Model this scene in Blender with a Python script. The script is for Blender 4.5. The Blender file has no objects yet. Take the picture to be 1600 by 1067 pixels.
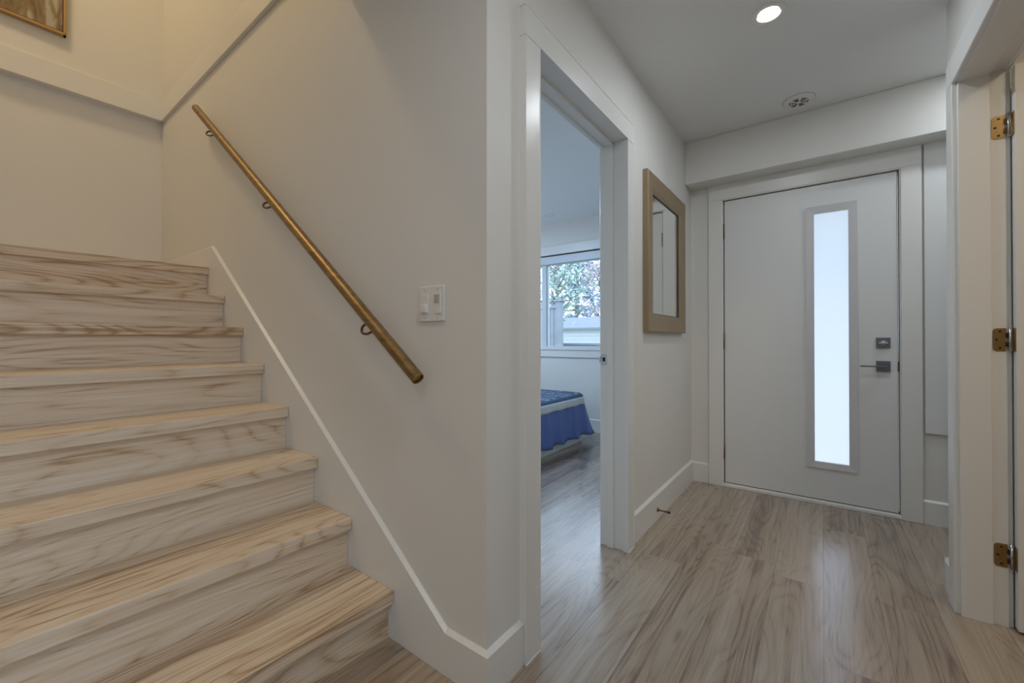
import bpy, bmesh, math, random
from mathutils import Vector, Matrix
random.seed(7)
scn = bpy.context.scene
COL = scn.collection

# ------------------------------------------------------------------ camera
CAM_H = 1.09
cd = bpy.data.cameras.new('camera'); cam = bpy.data.objects.new('camera', cd); COL.objects.link(cam)
cd.sensor_fit = 'HORIZONTAL'; cd.sensor_width = 36.0; cd.lens = 36.0*654.89/1600
cd.shift_x = 0.0; cd.shift_y = -(533.5-526.83)/1600
cd.clip_start = 0.02; cd.clip_end = 200
YAW, PITCH = 0.637433, 0.005971
cam.location = (0, 0, CAM_H)
cam.rotation_euler = (math.pi/2+PITCH, 0, YAW)
scn.camera = cam

# ------------------------------------------------------------------ world, exposure, lights
vs = scn.view_settings
vs.view_transform = 'Standard'; vs.look = 'None'; vs.gamma = 1.0; vs.use_curve_mapping = False
vs.exposure = 0.0
w = bpy.data.worlds.new('overcast_sky'); scn.world = w; w.use_nodes = True
nt = w.node_tree; nt.nodes.clear()
wo = nt.nodes.new('ShaderNodeOutputWorld'); bg = nt.nodes.new('ShaderNodeBackground')
bg.inputs['Color'].default_value = (0.66, 0.80, 1.0, 1); bg.inputs['Strength'].default_value = 3.2
nt.links.new(bg.outputs[0], wo.inputs[0])

def area(name, loc, size, power, col, rot=(0, 0, 0), spread=math.pi):
    l = bpy.data.lights.new(name, 'AREA'); l.shape = 'DISK'; l.size = size
    l.energy = power; l.color = col; l.spread = spread
    o = bpy.data.objects.new(name, l); o.location = loc; o.rotation_euler = rot
    COL.objects.link(o); return o
WARM = (1.0, 0.80, 0.56); NEUT = (1.0, 0.93, 0.84); COOL = (0.90, 0.95, 1.0)
area('downlight_beam_hall', (-0.19, 2.20, 2.535), 0.085, 5.0, (0.84, 0.92, 1.0))
area('downlight_beam_recess', (0.86, 3.0, 2.55), 0.12, 4.5, (0.86, 0.93, 1.0))
area('added_fill_hall_near', (0.10, 0.45, 2.55), 0.16, 7.0, (0.90, 0.93, 0.96))  # unseen lamp added to brighten the hall wall and stairs
area('added_fill_behind_camera', (0.6, -1.5, 2.55), 0.16, 11.0, (0.93, 0.93, 0.94))  # fill light added out of view, no fixture here
area('stairwell_lamp_beam', (-3.2, -0.25, 5.15), 0.5, 26.0, (1.0, 0.75, 0.44))
area('added_fill_bedroom', (-3.0, 3.0, 2.5), 0.4, 27.0, (0.50, 0.74, 1.0))  # cool fill added out of sight to lift the bedroom brightness
area('side_room_lamp_beam', (1.15, 1.3, 2.5), 0.3, 9.0, WARM)
def portal(name, loc, sx, sy, rot):
    o = area(name, loc, 1.0, 1.0, (1, 1, 1), rot); l = o.data
    l.shape = 'RECTANGLE'; l.size = sx; l.size_y = sy; l.cycles.is_portal = True
portal('bedroom_window_portal', (-2.75, 4.66, 1.54), 2.4, 1.1, (-math.pi/2, 0, 0))
portal('entry_glass_portal', (0.047, 3.52, 1.11), 0.26, 1.75, (-math.pi/2, 0, 0))
portal('added_rear_opening_portal', (2.2, -1.45, 1.5), 1.5, 1.7, (0, math.pi/2, 0))  # guides sky light through the added opening in the side room wall

# ------------------------------------------------------------------ helpers
DS = -0.01175            # the staircase run is a hair out of square with the hall
def S2W(x, y): return (x*math.cos(DS)-y*math.sin(DS), x*math.sin(DS)+y*math.cos(DS))
def W2S(x, y): return (x*math.cos(DS)+y*math.sin(DS), -x*math.sin(DS)+y*math.cos(DS))

def lin(c):
    c = c/255.0
    return c/12.92 if c <= 0.04045 else ((c+0.055)/1.055)**2.4
def rgb(r, g, b): return (lin(r), lin(g), lin(b), 1)

def quad(bm, pts, mi=0):
    f = bm.faces.new([bm.verts.new(p) for p in pts]); f.material_index = mi; return f
def box(bm, x0, x1, y0, y1, z0, z1, bev=0.0, seg=1):
    r = bmesh.ops.create_cube(bm, size=1.0)
    vs_ = r['verts']
    for v in vs_:
        v.co = Vector(((x0+x1)/2+v.co.x*(x1-x0), (y0+y1)/2+v.co.y*(y1-y0), (z0+z1)/2+v.co.z*(z1-z0)))
    if bev > 0:
        es = list({e for v in vs_ for e in v.link_edges})
        bmesh.ops.bevel(bm, geom=es, offset=bev, segments=seg, affect='EDGES', profile=0.5)
def prism(bm, poly, z0, z1):
    lo = [bm.verts.new((p[0], p[1], z0)) for p in poly]; hi = [bm.verts.new((p[0], p[1], z1)) for p in poly]
    bm.faces.new(lo); bm.faces.new(hi)
    n = len(poly)
    for i in range(n): bm.faces.new((lo[i], lo[(i+1) % n], hi[(i+1) % n], hi[i]))
def prism_axis(bm, poly, a0, a1, axis):
    """poly in the two other axes, extruded along axis ('x': poly=(y,z); 'y': poly=(x,z))"""
    f = (lambda p, a: (a, p[0], p[1])) if axis == 'x' else (lambda p, a: (p[0], a, p[1]))
    lo = [bm.verts.new(f(p, a0)) for p in poly]; hi = [bm.verts.new(f(p, a1)) for p in poly]
    bm.faces.new(lo); bm.faces.new(hi)
    n = len(poly)
    for i in range(n): bm.faces.new((lo[i], lo[(i+1) % n], hi[(i+1) % n], hi[i]))
def tube(bm, pts, r, n=12, caps=True):
    pts = [Vector(p) for p in pts]; rings = []
    rr = r if isinstance(r, (list, tuple)) else [r]*len(pts)
    prev = None
    for i, p in enumerate(pts):
        t = (pts[min(i+1, len(pts)-1)]-pts[max(i-1, 0)]).normalized()
        if prev is None:
            a = t.orthogonal().normalized()
        else:
            a = (prev - t*prev.dot(t)).normalized()
        prev = a; b = t.cross(a)
        rings.append([bm.verts.new(p+(a*math.cos(2*math.pi*k/n)+b*math.sin(2*math.pi*k/n))*rr[i]) for k in range(n)])
    for i in range(len(rings)-1):
        for k in range(n):
            f = bm.faces.new((rings[i][k], rings[i][(k+1) % n], rings[i+1][(k+1) % n], rings[i+1][k])); f.smooth = True
    if caps: bm.faces.new(rings[0]); bm.faces.new(rings[-1])
def smooth_path(pts, k=6):
    P = [Vector(p) for p in pts]; P = [2*P[0]-P[1]]+P+[2*P[-1]-P[-2]]; out = []
    for i in range(1, len(P)-2):
        for j in range(k):
            t = j/k; a, b, c, d = P[i-1], P[i], P[i+1], P[i+2]
            out.append(0.5*((2*b)+(c-a)*t+(2*a-5*b+4*c-d)*t*t+(3*b-a-3*c+d)*t*t*t))
    out.append(P[-2]); return out
def lathe(bm, c, prof, n=48, axis='z'):
    """prof = list of (r, h) ; revolve about axis through c"""
    def P(r, h, a):
        x, y = r*math.cos(a), r*math.sin(a)
        if axis == 'z': return (c[0]+x, c[1]+y, c[2]+h)
        if axis == 'y': return (c[0]+x, c[1]+h, c[2]+y)
        return (c[0]+h, c[1]+x, c[2]+y)
    rings = [[bm.verts.new(P(r, h, 2*math.pi*k/n)) for k in range(n)] for r, h in prof]
    for i in range(len(rings)-1):
        for k in range(n):
            bm.faces.new((rings[i][k], rings[i][(k+1) % n], rings[i+1][(k+1) % n], rings[i+1][k]))
    if prof[0][0] > 0: bm.faces.new(rings[0])
    if prof[-1][0] > 0: bm.faces.new(rings[-1])

ORI = {}
def link(name, bm, mat, parent=None, origin=None, rot=0.0, smooth=False):
    """mesh given in frame coordinates (frame turned by rot about z); origin also in frame coordinates"""
    bmesh.ops.recalc_face_normals(bm, faces=bm.faces[:])
    me = bpy.data.meshes.new(name)
    if parent is not None: base = ORI[parent.name]; rot = 0.0
    else: base = Vector(origin) if origin is not None else Vector((0, 0, 0))
    c = base
    if parent is not None and bm.verts:      # part origin at its own centre
        c = sum((v.co for v in bm.verts), Vector())/len(bm.verts)
    for v in bm.verts: v.co -= c
    if smooth:
        for f in bm.faces: f.smooth = True
    bm.to_mesh(me); bm.free()
    o = bpy.data.objects.new(name, me); COL.objects.link(o)
    for m in (mat if isinstance(mat, (list, tuple)) else [mat]): me.materials.append(m)
    if parent is not None:
        o.parent = parent; o.location = c-base
    else:
        o.location = Matrix.Rotation(rot, 3, 'Z')@c; o.rotation_euler = (0, 0, rot)
    ORI[o.name] = c.copy()
    return o
def root(name, origin, rot=0.0):
    o = bpy.data.objects.new(name, None); COL.objects.link(o); o.empty_display_size = 0.1
    o.location = Matrix.Rotation(rot, 3, 'Z')@Vector(origin); o.rotation_euler = (0, 0, rot)
    ORI[o.name] = Vector(origin); return o
def tag(o, label, cat, group=None, kind=None):
    o['label'] = label; o['category'] = cat
    if group: o['group'] = group
    if kind: o['kind'] = kind
    return o
def struct(o, label=None, cat=None):
    o['kind'] = 'structure'
    if label: o['label'] = label
    if cat: o['category'] = cat
    return o
def B(): return bmesh.new()

# ------------------------------------------------------------------ materials
def mat(name, col, rough=0.5, metal=0.0, bump=0.0, bscale=200.0, spec=0.5, coat=0.0, emit=None, estr=0.0, var=0.0, vscale=3.0):
    m = bpy.data.materials.new(name); m.use_nodes = True; nt = m.node_tree
    p = nt.nodes['Principled BSDF']
    p.inputs['Base Color'].default_value = col; p.inputs['Roughness'].default_value = rough
    p.inputs['Metallic'].default_value = metal; p.inputs['Specular IOR Level'].default_value = spec
    p.inputs['Coat Weight'].default_value = coat
    if emit: p.inputs['Emission Color'].default_value = emit; p.inputs['Emission Strength'].default_value = estr
    tc = nt.nodes.new('ShaderNodeTexCoord')
    if var > 0:
        n = nt.nodes.new('ShaderNodeTexNoise'); n.inputs['Scale'].default_value = vscale; n.inputs['Detail'].default_value = 3
        nt.links.new(tc.outputs['Object'], n.inputs['Vector'])
        mx = nt.nodes.new('ShaderNodeMix'); mx.data_type = 'RGBA'
        mx.inputs[6].default_value = tuple(c*(1-var) for c in col[:3])+(1,)
        mx.inputs[7].default_value = tuple(min(1, c*(1+var)) for c in col[:3])+(1,)
        nt.links.new(n.outputs['Fac'], mx.inputs[0]); nt.links.new(mx.outputs[2], p.inputs['Base Color'])
    if bump > 0:
        n = nt.nodes.new('ShaderNodeTexNoise'); n.inputs['Scale'].default_value = bscale; n.inputs['Detail'].default_value = 2
        nt.links.new(tc.outputs['Object'], n.inputs['Vector'])
        b = nt.nodes.new('ShaderNodeBump'); b.inputs['Strength'].default_value = bump; b.inputs['Distance'].default_value = 0.002
        nt.links.new(n.outputs['Fac'], b.inputs['Height']); nt.links.new(b.outputs[0], p.inputs['Normal'])
    return m

def wood(name, dark, mid, light, axis='Y', plank=None, length=1.25, per_object=False, rough=0.38, gscale=1.0, flip=None):
    """laminate oak. axis = grain direction in object space; plank = board width or None"""
    m = bpy.data.materials.new(name); m.use_nodes = True; nt = m.node_tree; N = nt.nodes; L = nt.links
    p = N['Principled BSDF']; p.inputs['Roughness'].default_value = rough; p.inputs['Specular IOR Level'].default_value = 1.0 if plank else 0.5
    if plank: p.inputs['Coat Weight'].default_value = 0.8; p.inputs['Coat Roughness'].default_value = 0.24
    def math_(op, a, b=None, c=None):
        n = N.new('ShaderNodeMath'); n.operation = op
        for i, v in enumerate((a, b, c)):
            if v is None: continue
            if isinstance(v, (int, float)): n.inputs[i].default_value = v
            else: L.new(v, n.inputs[i])
        return n.outputs[0]
    tc = N.new('ShaderNodeTexCoord'); sx = N.new('ShaderNodeSeparateXYZ'); L.new(tc.outputs['Object'], sx.inputs[0])
    X, Y, Z = sx.outputs
    if axis == 'Y': a = Y; c = math_('ADD', X, math_('MULTIPLY', Z, 1.0))
    else: a = X; c = math_('ADD', Y, Z)
    oi = N.new('ShaderNodeObjectInfo')
    if plank:
        row = math_('FLOOR', math_('DIVIDE', c, plank))
        wn = N.new('ShaderNodeTexWhiteNoise'); wn.noise_dimensions = '1D'; L.new(row, wn.inputs['W'])
        ash = math_('ADD', a, math_('MULTIPLY', wn.outputs['Value'], length))
        brd = math_('FLOOR', math_('DIVIDE', ash, length))
        cb = N.new('ShaderNodeCombineXYZ'); L.new(row, cb.inputs[0]); L.new(brd, cb.inputs[1])
        w2 = N.new('ShaderNodeTexWhiteNoise'); w2.noise_dimensions = '2D'; L.new(cb.outputs[0], w2.inputs['Vector'])
        rnd = w2.outputs['Value']
        fc = math_('FRACT', math_('DIVIDE', c, plank)); fa = math_('FRACT', math_('DIVIDE', ash, length))
        ec = math_('MINIMUM', fc, math_('SUBTRACT', 1.0, fc)); ea = math_('MINIMUM', fa, math_('SUBTRACT', 1.0, fa))
        gap = math_('MAXIMUM', math_('LESS_THAN', ec, 0.0016/plank/1.0*0.5), math_('LESS_THAN', ea, 0.0008/length))
    else:
        rnd = oi.outputs['Random']; gap = None
    off = math_('MULTIPLY', rnd, 37.0)
    def vec(sa, sc, so):
        cb = N.new('ShaderNodeCombineXYZ')
        L.new(math_('ADD', math_('MULTIPLY', a, sa), off), cb.inputs[0]); L.new(math_('MULTIPLY', c, sc), cb.inputs[1])
        L.new(math_('MULTIPLY', off, so), cb.inputs[2]); return cb.outputs[0]
    def noise(v, detail, rough_=0.55, dist=0.0):
        n = N.new('ShaderNodeTexNoise'); n.inputs['Scale'].default_value = 1.0; n.inputs['Detail'].default_value = detail
        n.inputs['Roughness'].default_value = rough_; n.inputs['Distortion'].default_value = dist
        L.new(v, n.inputs['Vector']); return n.outputs['Fac']
    g = gscale
    field = noise(vec(0.85*g, 5.5*g, 1.3), 1.6, 0.4, 0.30)                # broad field; contour lines = cathedral grain
    rings = math_('FRACT', math_('MULTIPLY', field, 20.0))
    rings = math_('POWER', math_('ABSOLUTE', math_('SUBTRACT', math_('MULTIPLY', rings, 2.0), 1.0)), 2.5)
    broad = noise(vec(0.30*g, 15.0*g, 2.1), 3.5, 0.6)
    tone = noise(vec(0.45*g, 4.5*g, 3.3), 2.0, 0.5)
    fine = noise(vec(6.0*g, 190.0*g, 0.7), 3.0, 0.6)
    fibre = noise(vec(1.3*g, 75.0*g, 0.4), 4.0, 0.65)
    def w_(n, k, m=0.5): return math_('MULTIPLY', math_('SUBTRACT', n, m), k)
    v = 0.50
    for n_, k_, m_ in ((rings, -0.17 if plank else -0.23, 0.3), (broad, 0.85, 0.5), (fibre, 0.60 if plank else 0.7, 0.5), (tone, 0.75 if plank else 0.35, 0.5), (fine, 0.50 if plank else 0.65, 0.5), (rnd, 0.22, 0.5)):
        v = math_('ADD', w_(n_, k_, m_), v)
    cr = N.new('ShaderNodeValToRGB'); e = cr.color_ramp.elements
    e[0].position = 0.20; e[0].color = dark; e[1].position = 0.78; e[1].color = light
    k = e.new(0.46); k.color = mid
    L.new(v, cr.inputs[0]); colour = cr.outputs[0]
    # sparse darker knots
    vo = N.new('ShaderNodeTexVoronoi'); vo.inputs['Scale'].default_value = 1.0
    L.new(vec(1.1*g, 5.0*g, 1.0), vo.inputs['Vector'])
    kn = N.new('ShaderNodeMapRange'); kn.inputs['From Min'].default_value = 0.02; kn.inputs['From Max'].default_value = 0.075
    kn.inputs['To Min'].default_value = 0.55; kn.inputs['To Max'].default_value = 0.0; L.new(vo.outputs['Distance'], kn.inputs['Value'])
    mk = N.new('ShaderNodeMix'); mk.data_type = 'RGBA'; L.new(kn.outputs[0], mk.inputs[0]); L.new(colour, mk.inputs[6])
    mk.inputs[7].default_value = tuple(c_*0.75 for c_ in dark[:3])+(1,); colour = mk.outputs[2]
    if gap is not None:
        mg = N.new('ShaderNodeMix'); mg.data_type = 'RGBA'; L.new(math_('MULTIPLY', gap, 0.8), mg.inputs[0]); L.new(colour, mg.inputs[6])
        mg.inputs[7].default_value = tuple(c_*0.35 for c_ in dark[:3])+(1,); colour = mg.outputs[2]
    L.new(colour, p.inputs['Base Color'])
    rr = N.new('ShaderNodeMapRange'); rr.inputs['To Min'].default_value = rough-0.07; rr.inputs['To Max'].default_value = rough+0.10
    L.new(fibre, rr.inputs['Value']); L.new(rr.outputs[0], p.inputs['Roughness'])
    bp = N.new('ShaderNodeBump'); bp.inputs['Strength'].default_value = 0.25; bp.inputs['Distance'].default_value = 0.0008
    L.new(math_('ADD', fine, fibre), bp.inputs['Height']); L.new(bp.outputs[0], p.inputs['Normal'])
    return m

M = {}
M['wall'] = mat('wall_paint', (0.78, 0.765, 0.725, 1), 0.62, bump=0.12, bscale=350)
M['ceiling'] = mat('ceiling_paint', (0.83, 0.83, 0.82, 1), 0.8, bump=0.1, bscale=300)
M['trim'] = mat('trim_paint', (0.80, 0.79, 0.76, 1), 0.33, bump=0.03, bscale=80)
M['door'] = mat('door_paint', (0.77, 0.775, 0.765, 1), 0.40, bump=0.04, bscale=60)
M['doorframe'] = mat('glazing_bead_paint', (0.66, 0.655, 0.665, 1), 0.45)
M['floor'] = wood('laminate_floor', (0.15, 0.092, 0.055, 1), (0.325, 0.24, 0.168, 1), (0.445, 0.36, 0.275, 1), 'Y', plank=0.185, rough=0.22, gscale=1.0)
M['tread'] = wood('oak_stair_board', (0.42, 0.27, 0.15, 1), (0.74, 0.595, 0.435, 1), (0.83, 0.735, 0.61, 1), 'Y', rough=0.42, gscale=0.95)
M['gap'] = mat('dark_gap', (0.06, 0.042, 0.028, 1), 0.9)
M['strip'] = mat('weather_strip', (0.20, 0.165, 0.115, 1), 0.8)
M['steel'] = mat('satin_nickel', (0.20, 0.205, 0.23, 1), 0.38, metal=0.85, bump=0.2, bscale=900)
M['steel_light'] = mat('polished_nickel', (0.55, 0.55, 0.57, 1), 0.25, metal=1.0)
M['bronze'] = mat('antique_bronze', (0.16, 0.10, 0.065, 1), 0.4, metal=0.8)
M['brass'] = mat('antique_brass', (0.34, 0.24, 0.115, 1), 0.30, metal=1.0, var=0.25, vscale=60)
M['screw'] = mat('dark_screw', (0.06, 0.035, 0.02, 1), 0.4, metal=0.7)
M['gold_frame'] = mat('champagne_frame', (0.36, 0.27, 0.165, 1), 0.42, metal=0.45, bump=0.4, bscale=250, var=0.1, vscale=40)
M['mirror'] = mat('mirror_glass', (0.86, 0.89, 0.88, 1), 0.01, metal=1.0)
M['plastic'] = mat('white_plastic', (0.80, 0.785, 0.75, 1), 0.3)
M['lens'] = mat('sensor_lens', (0.48, 0.46, 0.42, 1), 0.5)
M['rubber'] = mat('rubber', (0.03, 0.022, 0.018, 1), 0.7)
M['vinyl'] = mat('white_vinyl', (0.66, 0.70, 0.74, 1), 0.35)

def handrail_mat():
    m = mat('brass_tube', (0.46, 0.29, 0.10, 1), 0.30, metal=0.85); nt = m.node_tree; N = nt.nodes; L = nt.links; p = N['Principled BSDF']
    tc = N.new('ShaderNodeTexCoord'); mp = N.new('ShaderNodeMapping'); mp.inputs['Scale'].default_value = (8, 60, 60)
    L.new(tc.outputs['Object'], mp.inputs[0])
    n = N.new('ShaderNodeTexNoise'); n.inputs['Scale'].default_value = 1.0; n.inputs['Detail'].default_value = 5; L.new(mp.outputs[0], n.inputs['Vector'])
    cr = N.new('ShaderNodeValToRGB'); e = cr.color_ramp.elements
    e[0].position = 0.3; e[0].color = (0.22, 0.14, 0.055, 1); e[1].position = 0.7; e[1].color = (0.38, 0.27, 0.135, 1)
    L.new(n.outputs['Fac'], cr.inputs[0]); L.new(cr.outputs[0], p.inputs['Base Color'])
    mr = N.new('ShaderNodeMapRange'); mr.inputs['To Min'].default_value = 0.32; mr.inputs['To Max'].default_value = 0.50
    L.new(n.outputs['Fac'], mr.inputs['Value']); L.new(mr.outputs[0], p.inputs['Roughness'])
    return m
M['rail'] = handrail_mat()

def clear_glass():
    m = bpy.data.materials.new('window_glass'); m.use_nodes = True; nt = m.node_tree; nt.nodes.clear()
    o = nt.nodes.new('ShaderNodeOutputMaterial'); mx = nt.nodes.new('ShaderNodeMixShader'); fr = nt.nodes.new('ShaderNodeFresnel')
    t = nt.nodes.new('ShaderNodeBsdfTransparent'); g = nt.nodes.new('ShaderNodeBsdfGlossy'); g.inputs['Roughness'].default_value = 0.02
    t.inputs[0].default_value = (0.96, 0.98, 1, 1); fr.inputs[0].default_value = 1.35
    nt.links.new(fr.outputs[0], mx.inputs[0]); nt.links.new(t.outputs[0], mx.inputs[1]); nt.links.new(g.outputs[0], mx.inputs[2]); nt.links.new(mx.outputs[0], o.inputs[0])
    return m
M['glass'] = clear_glass()
def frosted():
    m = bpy.data.materials.new('frosted_glass'); m.use_nodes = True; nt = m.node_tree; nt.nodes.clear()
    o = nt.nodes.new('ShaderNodeOutputMaterial'); mx = nt.nodes.new('ShaderNodeMixShader'); mx.inputs[0].default_value = 0.06
    t = nt.nodes.new('ShaderNodeBsdfTranslucent'); t.inputs[0].default_value = (0.90, 0.90, 0.93, 1)
    g = nt.nodes.new('ShaderNodeBsdfGlossy'); g.inputs['Roughness'].default_value = 0.25
    nt.links.new(t.outputs[0], mx.inputs[1]); nt.links.new(g.outputs[0], mx.inputs[2]); nt.links.new(mx.outputs[0], o.inputs[0])
    return m
M['frost'] = frosted()
M['lamp'] = mat('lit_lamp_lens', (1, 1, 1, 1), 0.4, emit=(1.0, 0.93, 0.82, 1), estr=14.0)

# ------------------------------------------------------------------ shell
CZ = 2.563; TOPZ = 5.2; WX = -0.825
bm = B(); box(bm, -4.6, 2.3, -2.8, 4.72, -0.12, 0.0)
struct(link('floor', bm, M['floor']), 'grey brown oak laminate floor running through hall and bedroom', 'floor')

bm = B()
box(bm, -1.6, 2.3, -2.8, 4.72, CZ, CZ+0.12); box(bm, -4.6, -1.6, 1.05, 4.72, CZ, CZ+0.12); box(bm, -4.6, -1.6, -2.8, -1.2, CZ, CZ+0.12)
struct(link('ceiling', bm, M['ceiling']), 'flat white hall ceiling holding the lit round downlight', 'ceiling')
bm = B(); box(bm, -4.6, -1.4, -1.4, 1.2, TOPZ, TOPZ+0.1)
struct(link('ceiling_stairwell', bm, M['ceiling']), 'high ceiling above the stairwell', 'ceiling')

bm = B()
prism(bm, [(WX, 0.984), (WX, 1.0), S2W(-0.95, 1.09), S2W(-4.45, 1.09), S2W(-4.45, 0.973)], 0, TOPZ)
struct(link('wall_stair', bm, M['wall']), 'cream wall beside the stairs carrying the brass handrail', 'wall')
bm = B(); box(bm, -4.45, -4.27, -2.8, 0.973, 0, TOPZ)
struct(link('wall_left', bm, M['wall'], rot=DS), 'cream wall behind the stair landing under the painting', 'wall')
bm = B(); box(bm, -1.62, -1.5, -1.3, 0.96, CZ+0.12, TOPZ); box(bm, -4.4, -1.5, -1.32, -1.2, CZ+0.12, TOPZ)
box(bm, -4.30, -4.215, -1.25, 1.06, 2.825, TOPZ)
struct(link('wall_stairwell', bm, M['wall']), 'upper walls closing the stairwell', 'wall')

# hall wall with bedroom doorway
bm = B()
box(bm, -0.94, WX, 1.0, 1.235, 0, CZ); box(bm, -0.94, WX, 2.10, 4.70, 0, CZ); box(bm, -0.94, WX, 1.235, 2.10, 2.138, CZ)
struct(link('wall_hall', bm, M['wall']), 'white hall wall with the bedroom doorway and the mirror', 'wall')
# entry wall
bm = B()
box(bm, WX, -0.612, 3.47, 3.60, 0, CZ); box(bm, 0.388, 2.2, 3.47, 3.60, 0, CZ); box(bm, -0.612, 0.388, 3.47, 3.60, 2.14, CZ)
struct(link('wall_entry', bm, M['wall']), 'wall around the frosted entry door', 'wall')
bm = B(); box(bm, WX, 2.2, 3.292, 3.47, 2.25, CZ, 0.004)
struct(link('trim_soffit', bm, M['wall']), 'boxed soffit above the entry door', 'soffit')
# right wall with side doorway
RX = 0.445
bm = B()
box(bm, RX, 0.563, 2.412, 2.618, 0, CZ); box(bm, RX, 0.563, 1.53, 2.412, 2.137, CZ); box(bm, RX, 0.563, -0.35, 1.53, 0, CZ)
box(bm, 0.563, 2.2, 2.50, 2.618, 0, CZ); box(bm, 0.563, 2.2, -0.35, -0.23, 0, CZ)
struct(link('wall_right', bm, M['wall']), 'wall on the right with the side doorway', 'wall')
bm = B(); box(bm, 2.1, 2.25, -0.6, 3.6, 0, CZ); box(bm, 2.1, 2.25, -2.8, -2.3, 0, CZ); box(bm, 2.1, 2.25, -2.3, -0.6, 0, 0.75); box(bm, 2.1, 2.25, -2.3, -0.6, 2.25, CZ)  # unseen opening added here so daylight reaches the stair risers
struct(link('wall_side_room', bm, M['wall']), 'far wall of the side room and entry recess', 'wall')
bm = B(); box(bm, -4.6, 2.25, -2.75, -2.6, 0, CZ)
struct(link('wall_back', bm, M['wall']), 'wall behind the camera', 'wall')
# bedroom walls
BY = 4.568; WXa, WXb, WZa, WZb = -3.95, -1.55, 0.975, 2.155
bm = B()
box(bm, -4.6, WXa, BY, BY+0.14, 0, CZ); box(bm, WXb, -0.82, BY, BY+0.14, 0, CZ)
box(bm, WXa, WXb, BY, BY+0.14, 0, WZa); box(bm, WXa, WXb, BY, BY+0.14, WZb, CZ)
struct(link('wall_bedroom', bm, M['wall']), 'bedroom wall with the wide window', 'wall')
bm = B(); box(bm, -4.6, -4.45, 1.0, 2.0, 0, CZ); box(bm, -4.6, -4.45, 3.8, 4.7, 0, CZ); box(bm, -4.6, -4.45, 2.0, 3.8, 0, 0.8); box(bm, -4.6, -4.45, 2.0, 3.8, 2.2, CZ)  # opening in this unseen wall is added for more bedroom daylight
struct(link('wall_bedroom_left', bm, M['wall']), 'left wall of the bedroom', 'wall')

# ------------------------------------------------------------------ trim
def baseboard(name, p0, p1, n, h=0.145, t=0.015, label=None, rot=0.0, mitre=0.0):
    """p0,p1 xy on the wall surface; n = outward normal"""
    bm = B(); p0 = Vector(p0); p1 = Vector(p1); n = Vector(n)
    prof = [(0, 0), (t, 0), (t, h-0.010), (0.004, h), (0, h)]
    e = (p1-p0).normalized()*mitre
    a = [bm.verts.new((p0.x+n.x*u+e.x*(t-u), p0.y+n.y*u+e.y*(t-u), z)) for u, z in prof]; b = [bm.verts.new((p1.x+n.x*u, p1.y+n.y*u, z)) for u, z in prof]
    bm.faces.new(a); bm.faces.new(b)
    for i in range(5): bm.faces.new((a[i], a[(i+1) % 5], b[(i+1) % 5], b[i]))
    return struct(link(name, bm, M['trim'], rot=rot), label, 'baseboard')
baseboard('baseboard_hall_near', (WX, 0.9666), (WX, 1.155), (1, 0), 0.146, 0.017, 'short white baseboard between stair corner and bedroom casing', mitre=1.0)
baseboard('baseboard_hall', (WX, 2.16), (WX, 3.47), (1, 0), 0.157, 0.017, 'white baseboard under the mirror')
baseboard('baseboard_entry_left', (WX+0.01, 3.47), (-0.694, 3.47), (0, -1), 0.147, 0.015, 'short white baseboard left of the entry door')
baseboard('baseboard_entry_right', (0.476, 3.47), (2.1, 3.47), (0, -1), 0.140, 0.015, 'white baseboard right of the entry door')
baseboard('baseboard_right', (RX, 2.495), (RX, 2.62), (-1, 0), 0.135, 0.017, 'small white baseboard end beside the right doorway')
baseboard('baseboard_bedroom', (-4.4, BY), (-0.95, BY), (0, -1), 0.150, 0.015, 'white bedroom baseboard under the window')
baseboard('baseboard_recess', (0.43, 2.618), (2.1, 2.618), (0, 1), 0.135, 0.015, 'baseboard of the entry recess')

# stair skirt board with bevelled top (stair frame)
bm = B()
top = [(-4.27, 1.688), (-3.115, 1.688), (-1.003, 0.146), (-0.8325, 0.146)]
topf = [(-4.27, 1.675), (-3.111, 1.675), (-1.000, 0.136), (-0.8195, 0.136)]
yF, yB = 0.957, 0.974
# lower outline follows the stair (hidden behind treads)
low = [(-4.27, 1.4), (-3.3, 1.4), (-1.35, 0.0), (-0.8195, 0.0)]
F = [bm.verts.new((x, yF, z)) for x, z in topf]; K = [bm.verts.new((x, yB-0.004, z)) for x, z in top]
LF = [bm.verts.new((x, yF, z)) for x, z in low]; LB = [bm.verts.new((x, yB, z)) for x, z in low]; KB = [bm.verts.new((x, yB, z)) for x, z in top]
for i in range(3):
    bm.faces.new((LF[i], LF[i+1], F[i+1], F[i])); bm.faces.new((F[i], F[i+1], K[i+1], K[i])); bm.faces.new((K[i], K[i+1], KB[i+1], KB[i]))
    bm.faces.new((LB[i], LB[i+1], KB[i+1], KB[i])); bm.faces.new((LF[i], LF[i+1], LB[i+1], LB[i]))
for i in (0, 3): bm.faces.new((LF[i], F[i], K[i], KB[i], LB[i]))
struct(link('baseboard_stair', bm, M['trim'], rot=DS), 'white skirt board climbing beside the stairs', 'baseboard')

# upper trim band at the floor above
bm = B(); box(bm, -4.205, -1.62, 0.953, 0.974, 2.818, 2.978, 0.002)
struct(link('trim_1', bm, M['trim'], rot=DS), 'white trim band high on the handrail wall', 'trim')
bm = B(); box(bm, -4.272, -4.200, -1.19, 0.957, 2.818, 2.978, 0.002)
struct(link('trim_2', bm, M['trim'], rot=DS), 'white trim band below the painting', 'trim')

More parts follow.
